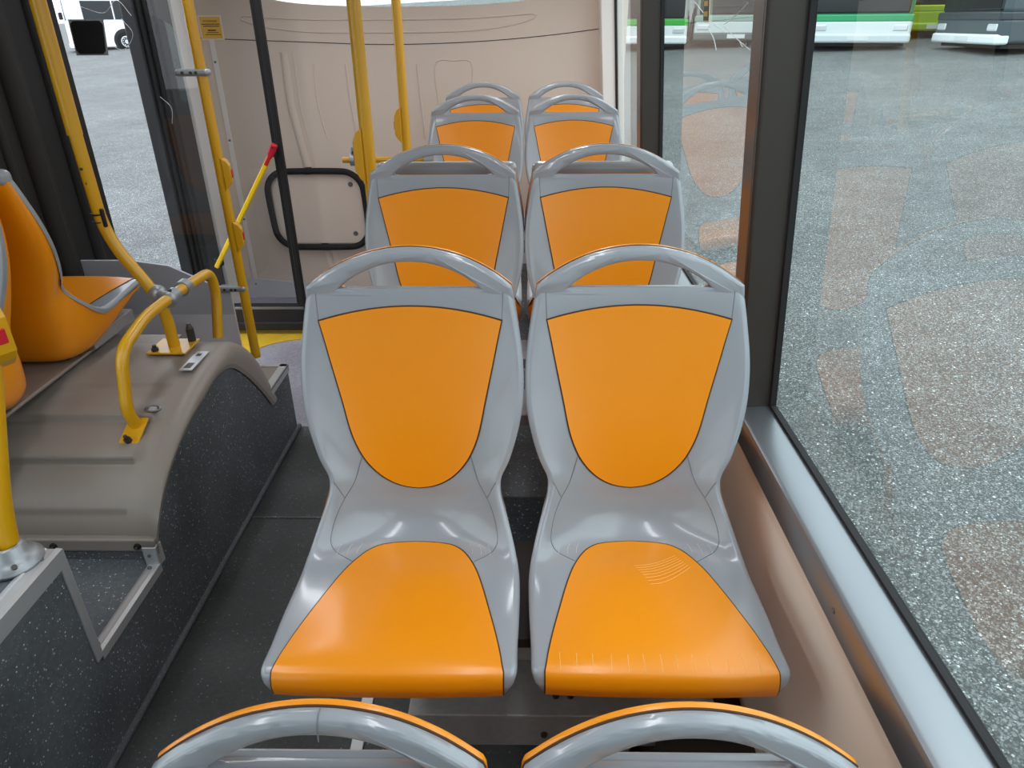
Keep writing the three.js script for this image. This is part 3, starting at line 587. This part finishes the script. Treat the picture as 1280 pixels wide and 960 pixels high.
// door leaf swung inwards, with its grab bar
{
  const z = -3.99, x0 = -1.90, x1 = -1.345;
  const d = struct('door_1', null); d.userData.label = 'glazed door leaf standing open with black rubber edges';
  mesh('edge_rubber', box(x1 - 0.012, x1 + 0.024, 0.05, 2.1, z - 0.018, z + 0.018, 0.01), M.rubber, d);
  mesh('edge_profile', box(x1 - 0.028, x1 - 0.010, 0.05, 2.1, z - 0.014, z + 0.014, 0.004), M.black, d);
  mesh('hinge_rubber', box(x0 - 0.02, x0, 0.05, 2.1, z - 0.015, z + 0.015, 0.006), M.rubber, d);
  mesh('bottom_rail', merge([box(x0, x1, 0.035, 0.165, z - 0.02, z + 0.02, 0.01), box(x0, x1 + 0.01, 0.03, 0.085, z - 0.03, z + 0.03, 0.012), box(x0, x1, 0.182, 0.192, z - 0.02, z + 0.02, 0.004)]), M.rubber, d);
  mesh('bottom_strip', box(x0, x1 + 0.01, 0.165, 0.182, z - 0.018, z + 0.022, 0.003), M.steel, d);
  mesh('top_rail', box(x0, x1, 2.05, 2.12, z - 0.02, z + 0.02, 0.01), M.rubber, d);
  mesh('pane', new THREE.PlaneGeometry(x1 - x0, 1.87).translate((x0 + x1) / 2, 1.12, z), M.clearPane, d);
  const h = thing('door_grab_bar', 'slanted yellow grab bar with a red end on the open door leaf', 'grab bar');
  const bar = (a, b, w, t) => { const A = V(...a), B = V(...b), L = A.distanceTo(B), g = new RoundedBoxGeometry(w, L, t, 2, w * 0.3); g.applyQuaternion(new THREE.Quaternion().setFromUnitVectors(V(0, 1, 0), B.clone().sub(A).normalize())); g.translate((A.x + B.x) / 2, (A.y + B.y) / 2, (A.z + B.z) / 2); return g; };
  mesh('bar', bar([-1.80, 0.44, z + 0.05], [-1.385, 1.06, z + 0.05], 0.026, 0.026), M.brightYellow, h);
  mesh('red_band', bar([-1.412, 1.018, z + 0.0515], [-1.375, 1.075, z + 0.0515], 0.022, 0.028), M.red, h);
  const e = mesh('red_end', bar([-1.38, 1.065, z + 0.05], [-1.345, 1.13, z + 0.05], 0.036, 0.034), M.red, h);
  mesh('pin', cyl(0.006, 0.006, 0.006, [-1.354, 1.112, z + 0.069], [0, 0, 1], 10), M.bolt, e);
  mesh('bracket', merge([box(-1.375, -1.345, 1.06, 1.12, z, z + 0.05, 0.006), box(-1.81, -1.77, 0.44, 0.49, z, z + 0.05, 0.006)]), M.black, h);
}
// black loop guard on the bulkhead
{
  const l = thing('loop_guard', 'rounded black tube frame around a screwed panel on the rear bulkhead', 'rail');
  const x0 = -1.655, x1 = -1.035, y0 = 0.375, y1 = 0.865, r = 0.13, z = REAR + 0.055, pts = [];
  for (const [cx, cy, a0] of [[x1 - r, y1 - r, 0], [x0 + r, y1 - r, 1], [x0 + r, y0 + r, 2], [x1 - r, y0 + r, 3]]) for (let i = 0; i <= 6; i++) { const a = (a0 + i / 6) * Math.PI / 2; pts.push(V(cx + r * Math.cos(a) - (cy < 0.6 ? -0.02 : 0.0) * 0.5, cy + r * Math.sin(a), z)); }
  mesh('tube', smoothTube(pts, 0.020, 160, true, 12), M.rubber, l);
  const p = mesh('panel', box(x0 + 0.01, x1 - 0.01, y0 + 0.01, y1 - 0.01, REAR, REAR + 0.036, 0.015), M.beige, l);
  for (const [x, y] of [[x0 + 0.085, y1 - 0.085], [x1 - 0.085, y1 - 0.085], [x0 + 0.085, y0 + 0.085], [x1 - 0.085, y0 + 0.085]]) { const s = mesh('screw', cyl(0.016, 0.014, 0.006, [x, y, REAR + 0.039], [0, 0, 1], 16), M.steel, p); s.userData.label = 'steel screw'; }
  mesh('mounting_lug', merge([box(x0 + 0.25, x0 + 0.29, y1 - 0.02, y1 + 0.02, REAR, z, 0.005), box(x0 + 0.3, x0 + 0.34, y0 - 0.02, y0 + 0.02, REAR, z, 0.005)]), M.black, l);
}
// notice on the bulkhead
{
  const c = document.createElement('canvas'); c.width = 256; c.height = 256; const k = c.getContext('2d');
  k.fillStyle = '#f3e9d9'; k.fillRect(0, 0, 256, 256); k.fillStyle = '#f4bf58'; k.fillRect(8, 8, 240, 240);
  k.fillStyle = '#3c2508'; k.textAlign = 'center'; k.font = 'bold 27px sans-serif'; k.fillText('ATTENZIONE', 128, 66);
  k.fillRect(26, 84, 206, 9); k.fillRect(40, 106, 186, 9);
  k.fillStyle = '#6b4a16'; k.fillRect(84, 148, 96, 16); k.fillRect(72, 176, 136, 8); k.fillRect(46, 198, 190, 8);
  const t = new THREE.CanvasTexture(c); t.colorSpace = THREE.SRGBColorSpace;
  const n = thing('warning_notice', 'small orange printed notice with dark lines of text near the door', 'notice', [-1.848, 1.684, REAR]);
  mesh('backing', new RoundedBoxGeometry(0.136, 0.130, 0.004, 2, 0.0018).translate(0, 0, 0.004), S('#f3e9d9', 0.5), n);
  mesh('print', new THREE.PlaneGeometry(0.130, 0.124).translate(0, 0, 0.0065), S('#ffffff', 0.5, { map: t }), n);
}
// small dark ticket sticker on the side window
{
  const n = thing('window_sticker', 'narrow dark sticker with yellow marks on the window between the pillars', 'sticker', [0.508, 1.750, -2.235]);
  n.rotation.z = LEAN;
  mesh('backing', box(-0.001, 0.001, -0.045, 0.08, -0.035, 0.035), S('#d7d2b8', 0.5), n);
  mesh('dark_field', box(-0.002, -0.001, -0.04, 0.08, -0.03, 0.03), S('#26281c', 0.5), n);
  for (let i = 0; i < 4; i++) mesh('mark', box(-0.0026, -0.002, -0.03 + i * 0.026, -0.017 + i * 0.026, -0.022, 0.022), S('#b39a3d', 0.5), n);
}

// scratches etched into the panes
{
  const w = scene.getObjectByName('window_2'), m = S('#dfe6e6', 0.7);
  for (const pts of [[[0.83, -1.834], [0.80, -1.96], [0.783, -2.049]], [[0.779, -2.047], [0.755, -1.93], [0.732, -1.80]], [[0.772, -2.222], [0.745, -2.15], [0.72, -2.12]], [[0.84, -2.407], [0.79, -2.2], [0.764, -2.04]], [[0.75, -1.90], [0.737, -1.86], [0.747, -1.83]]]) mesh('scratch', smoothTube(pts.map(([y, z]) => V(0.0075, y, z)), 0.0011, 20, false, 4), m, w);
  const d = scene.getObjectByName('draught_screen');
  for (const pts of [[[-1.64, 1.77], [-1.56, 1.75], [-1.50, 1.79], [-1.46, 1.74]], [[-1.56, 1.64], [-1.52, 1.625], [-1.47, 1.68], [-1.50, 1.73]], [[-1.42, 1.46], [-1.385, 1.42], [-1.395, 1.36]]]) mesh('scratch', smoothTube(pts.map(([x, y]) => V(x, y, -2.928)), 0.0009, 24, false, 4), m, d);
}

// ---------------------------------------------------------------- the yard outside
const yard = (x, z) => -0.35 + 0.0438 * x - 0.0393 * z;
{
  const g = new THREE.PlaneGeometry(220, 220, 40, 40).rotateX(-Math.PI / 2), p = g.attributes.position, uv = g.attributes.uv;
  for (let i = 0; i < p.count; i++) { const x = p.getX(i), z = p.getZ(i) - 30; p.setXYZ(i, x, yard(x, z), z); uv.setXY(i, x, z); }
  g.computeVertexNormals();
  struct('ground', g, M.asphalt, 'grey asphalt bus yard');
}
const busGlass = S('#1d2528', 0.12), tyreM = S('#17181a', 0.85), lampM = S('#d9dde0', 0.15, { metalness: 0.3 });
function parkedBus(label, x, z, turn, o) {
  const b = thing('parked_bus', label, 'bus', [x, yard(x, z), z], 'buses parked in the yard', turn);   // front of the bus at local z = 0, facing +z
  const L = o.length ?? 10.5, W = 1.25, lt = o.sillHeight ?? 0.70, body = S(o.body, 0.35), low = S(o.low ?? o.body, 0.35), band = S(o.band ?? o.body, 0.4);
  mesh('lower_body', box(-W, W, 0.22, lt + 0.05, -L, 0, 0.08), low, b);
  mesh('waist_band', box(-W - 0.005, W + 0.005, lt, lt + 0.18, -L, 0.005, 0.04), band, b);
  mesh('upper_body', box(-W + 0.02, W - 0.02, lt + 0.1, 3.0, -L + 0.03, -0.04, 0.16), body, b);
  mesh('windscreen', box(-W + 0.12, W - 0.12, lt + 0.2, 2.55, -0.12, -0.02, 0.05), busGlass, b);
  mesh('bumper', box(-W - 0.01, W + 0.01, 0.20, 0.42, -0.3, 0.05, 0.06), S(o.bumper ?? o.low ?? o.body, 0.4), b);
  mesh('underside', box(-W + 0.1, W - 0.1, 0.12, 0.3, -L + 0.2, -0.2), M.dark, b);
  for (const s of [-1, 1]) {
    mesh('headlamp', box(s * 0.98 - 0.18, s * 0.98 + 0.18, 0.48, 0.64, -0.05, 0.02, 0.05), lampM, b);
    const n = 6, seg = (L - 1.3) / n; for (let i = 0; i < n; i++) mesh('side_window', box(s * (W - 0.03) - 0.012, s * (W - 0.03) + 0.012 + 0.0, lt + 0.24, 2.5, -0.9 - (i + 1) * seg + 0.06, -0.9 - i * seg, 0.01), busGlass, b);
    mesh('mirror', box(s * (W + 0.12) - 0.07, s * (W + 0.12) + 0.07, 1.6, 1.95, 0.05, 0.2, 0.04), M.black, b);
    for (const wz of [-2.75, -L + 3.0]) {
      mesh('wheel_arch', cyl(0.62, 0.62, 0.04, [s * (W - 0.012), 0.52, wz], [1, 0, 0], 32), S('#2a2c2e', 0.8), b);
      const t = mesh('tyre', cyl(0.49, 0.49, 0.28, [s * (W - 0.10), 0.49, wz], [1, 0, 0], 32), tyreM, b);
      mesh('rim', merge([new THREE.TorusGeometry(0.26, 0.03, 8, 28).rotateY(Math.PI / 2).translate(s * (W + 0.045), 0.49, wz), cyl(0.12, 0.10, 0.06, [s * (W + 0.05), 0.49, wz], [1, 0, 0], 20), ...Array.from({ length: 10 }, (_, i) => { const a = i / 10 * Math.PI * 2; return cyl(0.035, 0.03, 0.03, [s * (W + 0.05), 0.49 + 0.18 * Math.cos(a), wz + 0.18 * Math.sin(a)], [1, 0, 0], 8); })]), lampM, t);
    }
  }
  mesh('plate', box(-0.26, 0.26, 0.26, 0.37, 0.05, 0.058, 0.003), S('#dfe3e6', 0.4), b);
  if (o.sign) mesh('front_card', box(-0.5, -0.15, 1.30, 1.5, -0.02, -0.012, 0.003), S('#c9d4d3', 0.5), b);
  return b;
}
parkedBus('white and green bus with a card behind its windscreen, seen through the long window', 8.85, -21.0, -0.36, { body: '#3a8f6a', low: '#dfe8e8', band: '#2f9f68', bumper: '#cfd9dc', sign: 1 });
parkedBus('bus with a dark front and a white bumper, turned side-on before the lime green one', 10.75, -19.4, -1.5, { body: '#4c585e', low: '#4a565c', band: '#3a444a', bumper: '#e9eff0', length: 8 });
parkedBus('lime green bus standing next to the white and green one', 12.05, -23.3, -0.36, { body: '#2c3b33', low: '#a5c21a', band: '#a5c21a' });
parkedBus('white bus with a bright green band beyond the rear windows', 3.75, -24.4, -0.2, { body: '#aab7b5', low: '#eef3f3', band: '#35b53a', bumper: '#f2f6f6' });
parkedBus('pale grey bus with dark skirt between the white and green buses', 6.4, -23.9, -0.2, { body: '#93a39f', low: '#ccd6d5', band: '#8fa59a', bumper: '#58605f' });
parkedBus('plain white bus standing side-on beyond the open door', -25.2, -43, -Math.PI / 2 + 0.55, { body: '#e6eaee', low: '#eef0f3', band: '#eef0f3', sillHeight: 1.35 });

scene.traverse((o) => { if (o.isMesh) { o.castShadow = true; o.receiveShadow = true; } });
renderer.render(scene, camera);
